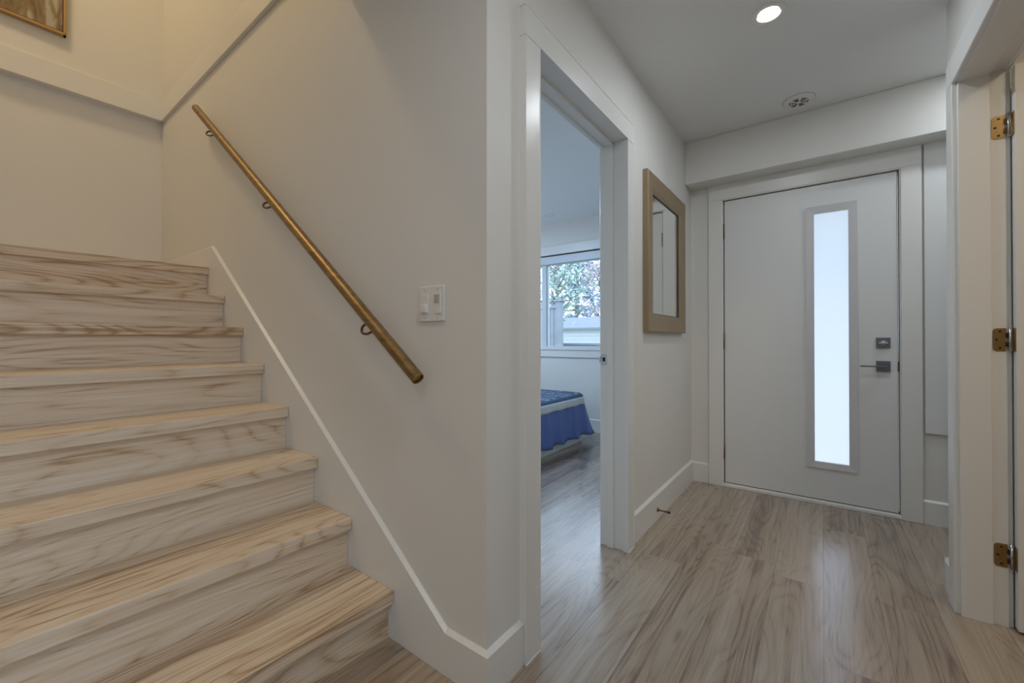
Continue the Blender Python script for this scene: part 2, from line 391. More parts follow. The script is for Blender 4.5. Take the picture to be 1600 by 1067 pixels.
# casings
def casing(name, face, legs, head, label):
    bm = B()
    for b in legs: box(bm, *b, 0.0025)
    box(bm, *head, 0.0025)
    return struct(link(name, bm, M['trim']), label, 'door casing')
casing('trim_3', None, [(-0.80, WX-0.001, 1.157, 1.247, 0, 2.122), (-0.80, WX-0.001, 2.076, 2.160, 0, 2.122)], (-0.80, WX-0.001, 1.157, 2.160, 2.122, 2.222), 'white flat casing around the bedroom doorway')
casing('trim_4', None, [(-0.965, -0.94, 1.157, 1.245, 0, 2.122), (-0.965, -0.94, 2.10, 2.18, 0, 2.122)], (-0.965, -0.94, 1.157, 2.18, 2.122, 2.222), 'bedroom side casing of the doorway')
# bedroom doorway jamb
jr = root('trim_5', (-0.88, 1.66, 0)); struct(jr, 'white door jamb lining the bedroom doorway', 'door jamb')
bm = B()
box(bm, -0.957, -0.809, 1.230, 1.242, 0, 2.140, 0.001); box(bm, -0.957, -0.809, 2.088, 2.102, 0, 2.140, 0.001)
box(bm, -0.957, -0.809, 1.230, 2.102, 2.126, 2.140, 0.001)
link('jamb_lining', bm, M['trim'], jr)
bm = B()
box(bm, -0.915, -0.880, 2.077, 2.089, 0, 2.127, 0.001); box(bm, -0.915, -0.880, 1.241, 1.253, 0, 2.127, 0.001); box(bm, -0.915, -0.880, 1.241, 2.089, 2.115, 2.127, 0.001)
link('door_stop_strip', bm, M['trim'], jr)
bm = B(); box(bm, -0.953, -0.918, 2.0855, 2.089, 0.957, 1.012, 0.0008); box(bm, -0.962, -0.953, 2.083, 2.089, 0.968, 1.0, 0.002)
sp = link('strike_plate', bm, M['steel_light'], jr); sp['label'] = 'nickel strike plate'
bm = B(); box(bm, -0.943, -0.928, 2.084, 2.0857, 0.974, 0.996, 0.0006)
link('strike_hole', bm, M['screw'], sp)

# entry door casing
def casing_y(name, y0, y1, legs, head, label):
    bm = B()
    for a, b in legs: box(bm, a, b, y0, y1, 0, head[2]+0.001, 0.0025)
    box(bm, head[0], head[1], y0, y1, head[2], head[3], 0.0025)
    return struct(link(name, bm, M['trim']), label, 'door casing')
casing_y('trim_6', 3.442, 3.471, [(-0.694, -0.603), (0.384, 0.477)], (-0.694, 0.477, 2.135, 2.252), 'wide white casing around the entry door')
bm = B(); box(bm, -0.612, -0.593, 3.447, 3.60, 0, 2.142, 0.001); box(bm, 0.3785, 0.388, 3.452, 3.60, 0, 2.142, 0.001); box(bm, -0.612, 0.388, 3.447, 3.60, 2.129, 2.142, 0.001)
struct(link('trim_7', bm, M['trim']), 'white jamb lining the entry door', 'door jamb')

# right doorway casing + jamb
casing('trim_8', None, [(0.42, RX+0.001, 2.403, 2.493, 0, 2.118), (0.42, RX+0.001, 1.45, 1.54, 0, 2.118)], (0.42, RX+0.001, 1.45, 2.493, 2.118, 2.226), 'white casing around the right side doorway')
casing('trim_11', None, [(0.562, 0.5782, 2.403, 2.493, 0, 2.118), (0.562, 0.5782, 1.45, 1.54, 0, 2.118)], (0.562, 0.5782, 1.45, 2.493, 2.118, 2.226), 'room side casing behind the open white door')
bm = B()
box(bm, 0.436, 0.565, 2.398, 2.413, 0, 2.138, 0.001); box(bm, 0.436, 0.565, 1.53, 1.545, 0, 2.138, 0.001); box(bm, 0.436, 0.565, 1.53, 2.413, 2.124, 2.138, 0.001)
box(bm, 0.4365, 0.522, 2.388, 2.400, 0, 2.126, 0.001); box(bm, 0.4365, 0.522, 1.544, 1.556, 0, 2.126, 0.001); box(bm, 0.4365, 0.522, 1.544, 2.400, 2.113, 2.126, 0.001)
struct(link('trim_9', bm, M['trim']), 'white jamb lining the right side doorway', 'door jamb')

# ------------------------------------------------------------------ entry door (door_1)
DY = 3.462
d1 = root('door_1', (-0.105, DY, 0)); struct(d1, 'white entry door with tall frosted glass strip', 'door')
bm = B()   # slab with opening
gx0, gx1, gz0, gz1 = -0.075, 0.170, 0.252, 1.970
for b in ((-0.586, gx0, 0.032, 2.122), (gx1, 0.370, 0.032, 2.122), (gx0, gx1, 0.032, gz0), (gx0, gx1, gz1, 2.122)):
    box(bm, b[0], b[1], DY, DY+0.044, b[2], b[3])
link('door_panel', bm, M['door'], d1)
bm = B()   # glazing frame, mitred and slightly raised
o = (-0.087, 0.180, 0.241, 1.980); i = (-0.043, 0.137, 0.281, 1.932)
def ring(bm, o, i, y, yi, yb):
    O = [(o[0], o[2]), (o[1], o[2]), (o[1], o[3]), (o[0], o[3])]; I = [(i[0], i[2]), (i[1], i[2]), (i[1], i[3]), (i[0], i[3])]
    for k in range(4):
        a, b = O[k], O[(k+1) % 4]; c, d = I[(k+1) % 4], I[k]
        quad(bm, [(a[0], y, a[1]), (b[0], y, b[1]), (c[0], yi, c[1]), (d[0], yi, d[1])])
        quad(bm, [(a[0], y, a[1]), (b[0], y, b[1]), (b[0], yb, b[1]), (a[0], yb, a[1])])
        quad(bm, [(d[0], yi, d[1]), (c[0], yi, c[1]), (c[0], yb+0.012, c[1]), (d[0], yb+0.012, d[1])])
ring(bm, o, i, DY-0.012, DY-0.006, DY+0.002)
bmesh.ops.remove_doubles(bm, verts=bm.verts[:], dist=0.0001)
gf = link('glass_frame', bm, M['doorframe'], d1); gf['label'] = 'grey white glazing frame'
bm = B(); box(bm, gx0, gx1, DY+0.014, DY+0.020, gz0, gz1)
link('frosted_glass', bm, M['frost'], d1)
# deadbolt
bm = B(); box(bm, 0.269, 0.336, DY-0.010, DY+0.001, 1.037, 1.103, 0.002, 2)
db = link('deadbolt', bm, M['steel'], d1); db['label'] = 'square dark steel deadbolt plate'
bm = B(); lathe(bm, (0.303, DY-0.010, 1.070), [(0.013, 0.0), (0.013, -0.006), (0.009, -0.008)], 24, 'y'); box(bm, 0.281, 0.325, DY-0.026, DY-0.017, 1.065, 1.075, 0.003, 2)
box(bm, 0.299, 0.307, DY-0.018, DY-0.008, 1.066, 1.074)
link('thumb_turn', bm, M['steel_light'], db)
bm = B(); box(bm, 0.269, 0.336, DY-0.010, DY+0.001, 0.892, 0.959, 0.002, 2)
lv = link('lever_rose', bm, M['steel'], d1); lv['label'] = 'square dark steel lever plate'
bm = B(); lathe(bm, (0.303, DY-0.010, 0.925), [(0.012, 0.0), (0.012, -0.030), (0.010, -0.034)], 24, 'y'); box(bm, 0.190, 0.314, DY-0.052, DY-0.040, 0.9205, 0.9295, 0.002, 2)
box(bm, 0.297, 0.309, DY-0.046, DY-0.030, 0.9195, 0.9305, 0.001)
link('door_lever', bm, M['steel'], lv)
for zc in (1.898, 1.080, 0.257):
    bm = B(); tube(bm, [(-0.5905, DY-0.008, zc-0.056), (-0.5905, DY-0.008, zc+0.056)], 0.0065, 12)
    for k in (-0.02, 0.02): tube(bm, [(-0.5905, DY-0.008, zc+k-0.001), (-0.5905, DY-0.008, zc+k+0.001)], 0.0072, 12)
    box(bm, -0.592, -0.5865, DY-0.006, DY+0.020, zc-0.055, zc+0.055)
    link('hinge', bm, M['bronze'], d1)
# dark reveal / weather strip around slab
bm = B(); box(bm, -0.592, -0.587, DY+0.010, DY+0.03, 0.03, 2.128); box(bm, -0.592, 0.378, DY+0.010, DY+0.03, 2.123, 2.1285); box(bm, 0.3705, 0.3735, DY+0.012, DY+0.03, 0.03, 2.128)
ws = link('weather_strip', bm, M['gap'], d1); ws['label'] = 'dark weather strip'
bm = B(); box(bm, 0.3745, 0.3785, DY-0.001, DY+0.012, 0.03, 2.128); link('edge_seal', bm, M['strip'], d1)
bm = B(); box(bm, 0.369, 0.3785, DY-0.004, DY+0.004, 0.895, 0.955, 0.002); link('latch_guard', bm, M['bronze'], d1)
bm = B(); box(bm, -0.600, 0.384, 3.446, 3.60, 0.0, 0.020, 0.002); box(bm, -0.592, 0.3785, 3.452, 3.60, 0.018, 0.026, 0.002)
struct(link('trim_10', bm, M['trim']), 'pale threshold strip under the entry door', 'threshold')
bm = B(); box(bm, -0.59, 0.376, DY+0.008, DY+0.03, 0.024, 0.034); link('door_sweep', bm, M['gap'], d1)

# wall cover board right of entry door
bm = B(); box(bm, 0.488, 0.95, 3.452, 3.4705, 0.535, 2.2505, 0.003, 2)
tag(link('wall_panel', bm, M['door'], origin=(0.72, 3.46, 0.535)), 'tall plain white cover board on the wall right of the entry door', 'panel')

# ------------------------------------------------------------------ open side door (door_2)
d2 = root('door_2', (0.592, 2.40, 0)); struct(d2, 'white side door standing open at the right edge', 'door')
bm = B(); box(bm, 0.579, 1.36, 2.364, 2.398, 0.010, 2.118, 0.0015)
link('door_panel', bm, M['trim'], d2)
def hinge(zc):
    h = 0.044; bm = B()
    # jamb leaf: rounded corners towards the stop, lies on jamb (facing -y)
    pts = []; x0, x1, r = 0.5265, 0.561, 0.012
    pts += [(x1, zc-h), (x1, zc+h)]
    for k in range(7): a = math.pi/2+k*math.pi/12; pts.append((x0+r+r*math.cos(a), zc+h-r+r*math.sin(a)))
    for k in range(7): a = math.pi+k*math.pi/12; pts.append((x0+r+r*math.cos(a), zc-h+r+r*math.sin(a)))
    prism_axis(bm, pts, 2.3955, 2.3985, 'y')
    hp = link('hinge', bm, M['brass'], d2); hp['label'] = 'antique brass hinge'
    for sx, sz in ((0.545, h-0.012), (0.536, 0.0), (0.545, -h+0.012)):
        bm = B(); lathe(bm, (sx, 2.3955, zc+sz), [(0.0042, 0.0), (0.0035, -0.0008), (0.0012, -0.0002)], 16, 'y'); link('screw', bm, M['screw'], hp)
    bm = B(); tube(bm, [(0.5705, 2.390, zc-h), (0.5705, 2.390, zc+h)], 0.0052, 16)
    lathe(bm, (0.5705, 2.390, zc+h), [(0.0045, 0), (0.006, 0.002), (0.003, 0.005)], 16)
    link('hinge_pin', bm, M['steel_light'], hp)
    bm = B()
    for a, b in ((-0.6, -0.2), (0.2, 0.6)): box(bm, 0.560, 0.567, 2.388, 2.397, zc+a*h, zc+b*h)
    link('knuckle', bm, M['screw'], hp)
    bm = B(); box(bm, 0.5765, 0.5792, 2.3655, 2.396, zc-h, zc+h, 0.001); box(bm, 0.572, 0.5785, 2.386, 2.389, zc-h, zc+h)
    link('door_leaf', bm, M['brass'], hp)
for zc in (1.903, 1.090, 0.270): hinge(zc)

# ------------------------------------------------------------------ staircase (stair frame)
st = root('staircase', (-2.7, 0.4, 0), DS)
tag(st, 'light oak staircase of eight closed steps rising left to a landing', 'staircase')
RUN = 0.2692; NX = -1.263; NZ = 0.180; RISE = 0.1957; YL = -0.10; YR = 0.956; TH = 0.046; OVER = 0.033
for n in range(8):
    x = NX-n*RUN; z = NZ+n*RISE
    xr = x-OVER; zb = 0.0 if n == 0 else z-RISE
    back = x-RUN-OVER if n < 7 else -4.262
    bm = B(); box(bm, xr-0.016, xr, YL, YR, zb, z-TH)
    link('riser', bm, M['tread'], st)
    bm = B(); box(bm, back, x-0.052, YL, YR, z-TH, z, 0.0008)
    t = link('tread' if n < 7 else 'landing', bm, M['tread'], st)
    bm = B(); box(bm, x-0.052, x, YL, YR, z-TH, z, 0.003, 2)
    link('nosing', bm, M['tread'], t)
bm = B()
sp_ = [(NX-OVER-0.016, 0)]
for n in range(8):
    x = NX-n*RUN; z = NZ+n*RISE
    sp_ += [(x-OVER-0.016, z-TH), (x-RUN-OVER-0.016 if n < 7 else -4.262, z-TH)]
sp_ += [(-4.262, 0)]
prism_axis(bm, sp_, YL-0.03, YL, 'y'); link('stringer', bm, M['trim'], st)

# ------------------------------------------------------------------ handrail
RY = 0.895
hr = root('handrail', (-2.1, RY, 1.7), DS); tag(hr, 'round brass handrail tube on the wall above the stairs', 'handrail')
p0 = Vector((-1.060, RY, 0.964)); p1 = Vector((-3.185, RY, 2.552)); ax = (p1-p0).normalized()
bm = B(); tube(bm, [p0.lerp(p1, k/20) for k in range(21)], 0.0215, 32, False)
# closed upper end, hollow lower end with rolled lip
tube(bm, [p0+ax*0.03, p0], 0.0185, 32, False)
link('rail', bm, M['rail'], hr)
bm = B(); q = p0
a = ax.orthogonal().normalized(); b = ax.cross(a); 
vs1 = [bm.verts.new(q+ax*0.006+(a*math.cos(2*math.pi*k/32)+b*math.sin(2*math.pi*k/32))*0.0188) for k in range(32)]; bm.faces.new(vs1)
tube(bm, [p0+(a*math.cos(2*math.pi*k/32)+b*math.sin(2*math.pi*k/32))*0.0198 for k in range(33)], 0.0018, 8, False)
link('end_cap', bm, M['brass'], hr)
bm = B(); tube(bm, [p1-ax*0.002, p1+ax*0.003], [0.0218, 0.0195], 32); link('end_cap', bm, M['brass'], hr)
for X0, ext in ((-1.305, 0.0), (-2.115, 0.035), (-2.870, 0.085)):
    zr = p0.z+(p0.x-X0)*(p1.z-p0.z)/(p0.x-p1.x)
    c = Vector((X0, RY, zr))
    def q_(x, y, z): return c+Vector((x, y, z))+ax*(ext*min(1.0, abs(x)/0.075))
    bm = B(); tube(bm, smooth_path([q_(-0.083, 0.074, -0.004), q_(-0.088, 0.042, 0.004), q_(-0.084, 0.014, -0.008), q_(-0.072, 0.003, -0.030), q_(-0.038, 0, -0.036), q_(-0.004, 0, -0.028)]), 0.0048, 12)
    br = link('bracket', bm, M['bronze'], hr)
    bm = B(); lathe(bm, q_(-0.083, 0.078, -0.004), [(0.017, 0.0), (0.017, -0.004), (0.009, -0.008)], 24, 'y'); link('rosette', bm, M['bronze'], br)
    bm = B()
    d = ax; lo = c+Vector((0, 0, -0.026)); tube(bm, [lo-d*0.022, lo+d*0.026], 0.005, 10); link('saddle', bm, M['bronze'], br)

# ------------------------------------------------------------------ light switch (stair frame)
sw = root('light_switch', (-1.078, 0.973, 1.212), DS); tag(sw, 'white double light switch plate on the wall right of the handrail', 'light switch')
bm = B(); box(bm, -1.140, -1.016, 0.967, 0.974, 1.152, 1.272, 0.0025, 2); link('cover_plate', bm, M['plastic'], sw)
bm = B(); box(bm, -1.126, -1.094, 0.9655, 0.969, 1.178, 1.246, 0.001); a_ = link('dimmer', bm, M['plastic'], sw)
bm = B(); box(bm, -1.124, -1.096, 0.956, 0.967, 1.182, 1.212, 0.002); link('rocker', bm, M['plastic'], a_)
bm = B(); box(bm, -1.062, -1.030, 0.9635, 0.969, 1.178, 1.246, 0.001); a_ = link('sensor_switch', bm, M['plastic'], sw)
bm = B(); box(bm, -1.060, -1.034, 0.961, 0.965, 1.214, 1.243, 0.002); s_ = link('sensor_lens', bm, M['lens'], a_); s_['label'] = 'grey sensor window'
for x in (-1.110, -1.046):
    for z in (1.164, 1.260):
        bm = B(); lathe(bm, (x, 0.9672, z), [(0.003, 0.0), (0.0025, -0.0012)], 12, 'y'); link('screw', bm, M['lens'], sw)

# ------------------------------------------------------------------ painting
pt = root('framed_painting', (-4.215, -0.25, 3.18), DS); tag(pt, 'brown abstract painting in thin gold frame above the stair landing', 'painting')
def painting_mat():
    m = mat('painted_canvas', (0.4, 0.33, 0.22, 1), 0.7); nt = m.node_tree; N = nt.nodes; L = nt.links; p = N['Principled BSDF']
    tc = N.new('ShaderNodeTexCoord'); mp = N.new('ShaderNodeMapping'); mp.inputs['Scale'].default_value = (1, 22, 5); L.new(tc.outputs['Object'], mp.inputs[0])
    n = N.new('ShaderNodeTexNoise'); n.inputs['Scale'].default_value = 1; n.inputs['Detail'].default_value = 7; n.inputs['Distortion'].default_value = 0.8; L.new(mp.outputs[0], n.inputs['Vector'])
    cr = N.new('ShaderNodeValToRGB'); e = cr.color_ramp.elements; e[0].position = 0.3; e[0].color = (0.16, 0.10, 0.05, 1); e[1].position = 0.62; e[1].color = (0.46, 0.42, 0.34, 1)
    k = e.new(0.5); k.color = (0.30, 0.22, 0.12, 1); L.new(n.outputs['Fac'], cr.inputs[0]); L.new(cr.outputs[0], p.inputs['Base Color']); return m
py0, py1, pz0, pz1 = -0.95, 0.434, 3.180, 4.05
bm = B()
for b in ((py0, py1, pz0, pz0+0.016), (py0, py1, pz1-0.016, pz1), (py0, py0+0.014, pz0, pz1), (py1-0.014, py1, pz0, pz1)): box(bm, -4.216, -4.178, *b, 0.001)
link('frame', bm, mat('thin_gold_frame', (0.50, 0.32, 0.13, 1), 0.4, metal=0.5), pt)
bm = B()
for b in ((py0+0.012, py1-0.012, pz0+0.014, pz0+0.024), (py0+0.012, py1-0.012, pz1-0.024, pz1-0.014), (py0+0.012, py0+0.02, pz0+0.014, pz1-0.014), (py1-0.018, py1-0.012, pz0+0.014, pz1-0.014)): box(bm, -4.214, -4.187, *b)
f_ = link('inner_edge', bm, mat('dark_red_edge', (0.10, 0.02, 0.015, 1), 0.5), pt); f_['label'] = 'dark red inner edge'
bm = B(); box(bm, -4.214, -4.190, py0+0.016, py1-0.016, pz0+0.02, pz1-0.02); link('canvas', bm, painting_mat(), pt)

# ------------------------------------------------------------------ mirror on hall wall
mr = root('wall_mirror', (WX, 2.73, 1.13)); tag(mr, 'tall rectangular mirror in a wide champagne frame on the hall wall', 'mirror')
oy0, oy1, oz0, oz1 = 2.372, 3.178, 1.135, 2.068; iy0, iy1, iz0, iz1 = 2.485, 3.055, 1.243, 1.958
xf, xi, xb = -0.792, -0.808, WX+0.001
bm = B()
O = [(oy0, oz0), (oy1, oz0), (oy1, oz1), (oy0, oz1)]; I = [(iy0, iz0), (iy1, iz0), (iy1, iz1), (iy0, iz1)]
def ins(p, d): return [(p[0][0]+d, p[0][1]+d), (p[1][0]-d, p[1][1]+d), (p[2][0]-d, p[2][1]-d), (p[3][0]+d, p[3][1]-d)]
rings = [(O, xb), (O, xf-0.004), (ins(O, 0.006), xf), (ins(O, 0.090), xf-0.004), (I, xi), (I, xi-0.008)]
for (A_, xa), (B_, xb_) in zip(rings[:-1], rings[1:]):
    for k in range(4):
        a, b = A_[k], A_[(k+1) % 4]; c, d = B_[(k+1) % 4], B_[k]
        quad(bm, [(xa, a[0], a[1]), (xa, b[0], b[1]), (xb_, c[0], c[1]), (xb_, d[0], d[1])])
bmesh.ops.remove_doubles(bm, verts=bm.verts[:], dist=0.0001)
link('frame', bm, M['gold_frame'], mr)
bm = B(); box(bm, xi-0.012, xi-0.006, iy0-0.01, iy1+0.01, iz0-0.01, iz1+0.01); link('mirror_glass', bm, M['mirror'], mr)
bm = B()
for b in ((iy0, iy1, iz0, iz0+0.004), (iy0, iy1, iz1-0.004, iz1), (iy0, iy0+0.004, iz0, iz1), (iy1-0.006, iy1, iz0, iz1)): box(bm, xi-0.006, xi-0.0005, *b)
link('inner_bead', bm, mat('dark_bead', (0.05, 0.035, 0.025, 1), 0.5), mr)
bm = B(); tube(bm, [(WX, 2.86, 2.085), (WX+0.012, 2.86, 2.083), (WX+0.016, 2.86, 2.092)], 0.0022, 8); tube(bm, [(WX, 2.86, 2.083), (WX+0.01, 2.86, 2.062)], 0.0012, 6)
link('hanging_nail', bm, M['steel_light'], mr)

# ------------------------------------------------------------------ door stop on baseboard
ds_ = root('door_stop', (-0.808, 2.575, 0.058)); tag(ds_, 'small bronze door stop sticking out of the baseboard below the mirror', 'door stop')
bm = B(); lathe(bm, (-0.808, 2.575, 0.058), [(0.0125, 0.0), (0.0125, 0.003), (0.007, 0.010), (0.0042, 0.016), (0.0042, 0.062)], 20, 'x'); link('stem', bm, M['bronze'], ds_)
bm = B(); lathe(bm, (-0.746, 2.575, 0.058), [(0.0065, 0.0), (0.0075, 0.004), (0.0065, 0.012), (0.0, 0.013)], 20, 'x'); link('rubber_tip', bm, M['rubber'], ds_)

# ------------------------------------------------------------------ ceiling fittings
def downlight(x, y, z, label, lit=True, r=0.070):
    rt = root('recessed_light', (x, y, z)); tag(rt, label, 'ceiling light')
    bm = B(); lathe(bm, (x, y, z), [(r, 0.0), (r, -0.003), (r*0.93, -0.006), (r*0.68, -0.004), (r*0.62, 0.010)], 48); 
    link('trim_ring', bm, M['plastic'], rt)
    bm = B(); lathe(bm, (x, y, z), [(0.0, -0.0015), (r*0.57, -0.003), (r*0.635, 0.001)], 48); link('lamp_lens', bm, M['lamp'] if lit else M['plastic'], rt)
    return rt
downlight(-0.190, 2.205, CZ, 'lit round recessed light in the hall ceiling', True, 0.070)
downlight(-2.60, 4.24, CZ, 'unlit round white fitting on the bedroom ceiling', False, 0.075)
vt = root('ceiling_vent', (-0.112, 3.115, CZ)); tag(vt, 'round white ceiling vent with dark radial slots near the entry door', 'vent')
bm = B(); lathe(bm, (-0.112, 3.115, CZ), [(0.083, 0.0), (0.083, -0.004), (0.078, -0.009), (0.055, -0.013), (0.0, -0.014)], 48); link('cover', bm, M['plastic'], vt)
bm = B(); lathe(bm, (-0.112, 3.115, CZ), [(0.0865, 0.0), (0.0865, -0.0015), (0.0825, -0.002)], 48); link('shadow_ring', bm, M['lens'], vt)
for k in range(6):
    bm = B(); a0 = math.radians(k*60+12); 
    for j in range(3):
        r0 = 0.016+j*0.0135; r1 = r0+0.008; h = math.radians(20-j*1.5)
        P_ = [(-0.112+r*math.cos(a), 3.115+r*math.sin(a)) for r, a in ((r0, a0-h), (r0, a0+h), (r1, a0+h), (r1, a0-h))]
        prism(bm, P_, CZ-0.0155, CZ-0.0125)
    link('slot', bm, mat('vent_slot', (0.16, 0.15, 0.12, 1), 0.8) if k == 0 else bpy.data.materials['vent_slot'], vt)

# ------------------------------------------------------------------ bedroom window
wn_ = root('window_1', ((WXa+WXb)/2, BY, WZa)); struct(wn_, 'white framed bedroom window looking onto fence and trees', 'window')
bm = B(); y0, y1 = BY+0.03, BY+0.10
box(bm, WXa, WXb, y0, y1, WZa, 1.010, 0.003); box(bm, WXa, WXb, y0, y1, 2.045, WZb, 0.003); box(bm, WXa, WXa+0.06, y0, y1, 1.0, 2.05, 0.003); box(bm, WXb-0.06, WXb, y0, y1, 1.0, 2.05, 0.003)
link('window_frame', bm, M['vinyl'], wn_)
bm = B(); box(bm, -2.925, -2.845, y0+0.005, y1-0.005, 1.0, 2.05, 0.003); box(bm, -2.868, -2.852, y0-0.006, y0+0.01, 1.0, 2.05, 0.002)
link('mullion', bm, M['vinyl'], wn_)
for a, b in ((WXa+0.05, -2.90), (-2.86, WXb-0.05)):
    bm = B(); box(bm, a, b, BY+0.062, BY+0.068, 1.0, 2.05); link('pane', bm, M['glass'], wn_)
bm = B(); box(bm, WXa-0.09, WXb+0.09, BY-0.022, BY+0.001, 0.875, 0.965, 0.002); box(bm, WXa-0.1, WXb+0.1, BY-0.035, BY+0.035, 0.963, 0.982, 0.003)
link('sill', bm, M['trim'], wn_)
bm = B(); box(bm, WXa-0.09, WXb+0.09, BY-0.022, BY+0.001, 2.160, 2.275, 0.002)
for a, b in ((WXa-0.09, WXa), (WXb, WXb+0.09)): box(bm, a, b, BY-0.022, BY+0.001, 0.98, 2.162, 0.002)
link('casing', bm, M['trim'], wn_)
bm = B(); box(bm, WXa, WXb, BY-0.002, BY+0.05, 2.148, 2.160); link('blind_track', bm, M['gap'], wn_)
bm = B(); box(bm, WXa, WXb, BY-0.002, BY+0.035, 2.050, 2.147, 0.006, 2); link('blind_cassette', bm, M['vinyl'], wn_)

# ------------------------------------------------------------------ bed and bedspread
bd = root('bed', (-2.8, 3.1, 0)); tag(bd, 'low white bed base under the blue bedspread', 'bed')
bm = B(); box(bm, -3.60, -2.085, 2.0, 4.07, 0.0, 0.105, 0.004); link('bed_base', bm, M['plastic'], bd)
bm = B(); box(bm, -3.60, -2.10, 2.0, 4.13, 0.105, 0.485, 0.04, 3); link('mattress', bm, mat('mattress_ticking', (0.5, 0.52, 0.6, 1), 0.8), bd)
def outline(off, n_side=90, n_c=14, rc=0.10, x1=-2.075, y1=4.15, y0=2.0, x0=-3.6):
    """points from head end along +x side, round the foot corner, along the foot"""
    P = []; R_ = rc+off
    for i in range(n_side): P.append((x1+off, y0+(y1-rc-y0)*i/n_side, 1, 0))
    for i in range(n_c): a = math.pi/2*i/n_c; P.append((x1-rc+R_*math.cos(a), y1-rc+R_*math.sin(a), math.cos(a), math.sin(a)))
    for i in range(50): P.append((x1-rc-(x1-rc-x0)*i/49, y1+off, 0, 1))
    return P
def drape(rows, amp, name, m, parent, freq=1.0, top=False, thick=0.004, corner=0.0, zw=0.0):
    bm = B(); grid = []
    for r_, (z, off) in enumerate(rows):
        ring_ = []; P = outline(off); s = 0; t = r_/max(1, len(rows)-1)
        for k, (x, y, nx, ny) in enumerate(P):
            if k: s += math.hypot(x-P[k-1][0], y-P[k-1][1])
            wv = (math.sin(s*34*freq+1.3*math.sin(s*7))+0.5*math.sin(s*61*freq+2))*amp*t
            cw = corner*t*max(0, 1-abs(k-97)/9.0)
            ring_.append(bm.verts.new((x+nx*(wv+cw), y+ny*(wv+cw), z+zw*math.sin(s*23)*t)))
        grid.append(ring_)
    for i in range(len(grid)-1):
        for k in range(len(grid[i])-1):
            bm.faces.new((grid[i][k], grid[i][k+1], grid[i+1][k+1], grid[i+1][k]))
    if top: bm.faces.new(grid[0])
    o_ = link(name, bm, m, parent, smooth=True) if parent else link(name, bm, m, smooth=True)
    md = o_.modifiers.new('thickness', 'SOLIDIFY'); md.thickness = thick; md.offset = -1
    return o_
def quilt_mat():
    m = mat('navy_quilt', (0.07, 0.13, 0.26, 1), 0.75, bump=0.5, bscale=60); nt = m.node_tree; N = nt.nodes; L = nt.links; p = N['Principled BSDF']
    tc = N.new('ShaderNodeTexCoord'); n = N.new('ShaderNodeTexNoise'); n.inputs['Scale'].default_value = 13; n.inputs['Detail'].default_value = 3; n.inputs['Distortion'].default_value = 1.6
    L.new(tc.outputs['Object'], n.inputs['Vector'])
    cr = N.new('ShaderNodeValToRGB'); e = cr.color_ramp.elements; e[0].position = 0.56; e[0].color = (0.055, 0.11, 0.22, 1); e[1].position = 0.60; e[1].color = (0.45, 0.52, 0.62, 1)
    e[0].color = (0.045, 0.085, 0.17, 1); k = e.new(0.63); k.color = (0.05, 0.095, 0.19, 1)
    sx = N.new('ShaderNodeSeparateXYZ'); L.new(tc.outputs['Object'], sx.inputs[0])
    L.new(n.outputs['Fac'], cr.inputs[0])
    # pattern only on the flat top
    ge = N.new('ShaderNodeNewGeometry'); s2 = N.new('ShaderNodeSeparateXYZ'); L.new(ge.outputs['Normal'], s2.inputs[0])
    gt = N.new('ShaderNodeMath'); gt.operation = 'GREATER_THAN'; L.new(s2.outputs[2], gt.inputs[0]); gt.inputs[1].default_value = 0.9
    mx = N.new('ShaderNodeMix'); mx.data_type = 'RGBA'; L.new(gt.outputs[0], mx.inputs[0]); mx.inputs[6].default_value = (0.05, 0.10, 0.19, 1); L.new(cr.outputs[0], mx.inputs[7])
    L.new(mx.outputs[2], p.inputs['Base Color']); return m
bs = root('bedspread', (-2.8, 3.1, 0.5)); tag(bs, 'blue bedspread with navy top, white lace band and pleated skirt on the bed', 'bedspread')
drape([(0.520, -0.10), (0.520, -0.06), (0.515, -0.025), (0.500, 0.0), (0.480, 0.008), (0.465, 0.012)], 0.001, 'quilt_top', quilt_mat(), bs, top=True)
lm = mat('white_lace', (0.60, 0.63, 0.64, 1), 0.8, bump=1.0, bscale=90, var=0.2, vscale=70)
l_ = drape([(0.482, 0.014), (0.455, 0.020), (0.425, 0.026), (0.405, 0.028)], 0.004, 'lace_band', lm, bs, zw=0.003, thick=0.002); l_['label'] = 'white lace band'
sm = mat('blue_satin', (0.10, 0.155, 0.42, 1), 0.42, var=0.12, vscale=6)
s_ = drape([(0.430, 0.010), (0.39, 0.014), (0.30, 0.022), (0.2, 0.034), (0.12, 0.045), (0.085, 0.052)], 0.014, 'skirt', sm, bs, corner=0.10, zw=0.010, thick=0.002); s_['label'] = 'pleated royal blue skirt'

# ------------------------------------------------------------------ outside the window
bm = B(); box(bm, -60, 40, 4.72, 70, -0.5, -0.3)
struct(link('ground', bm, mat('lawn', (0.16, 0.20, 0.13, 1), 0.9, var=0.3, vscale=2)), 'garden ground beyond the window', 'ground')
fm = mat('weathered_fence', (0.27, 0.30, 0.33, 1), 0.8, var=0.25, vscale=4)
fg = root('garden_fence', (-6.6, 10.0, -0.3)); tag(fg, 'tall grey board fence with square post left of the window view', 'fence')
for k in range(14):
    bm = B(); x = -7.6+k*0.125; box(bm, x, x+0.115, 10.02, 10.05, -0.3, 1.96, 0.004); link('board', bm, fm, fg)
bm = B(); box(bm, -7.65, -5.86, 9.98, 10.06, 1.96, 2.04, 0.004); link('rail', bm, fm, fg)
bm = B(); box(bm, -5.87, -5.72, 9.95, 10.10, -0.3, 2.14, 0.004); po = link('post', bm, fm, fg)
bm = B(); box(bm, -5.92, -5.67, 9.90, 10.15, 2.14, 2.18, 0.004); link('post_cap', bm, fm, po)
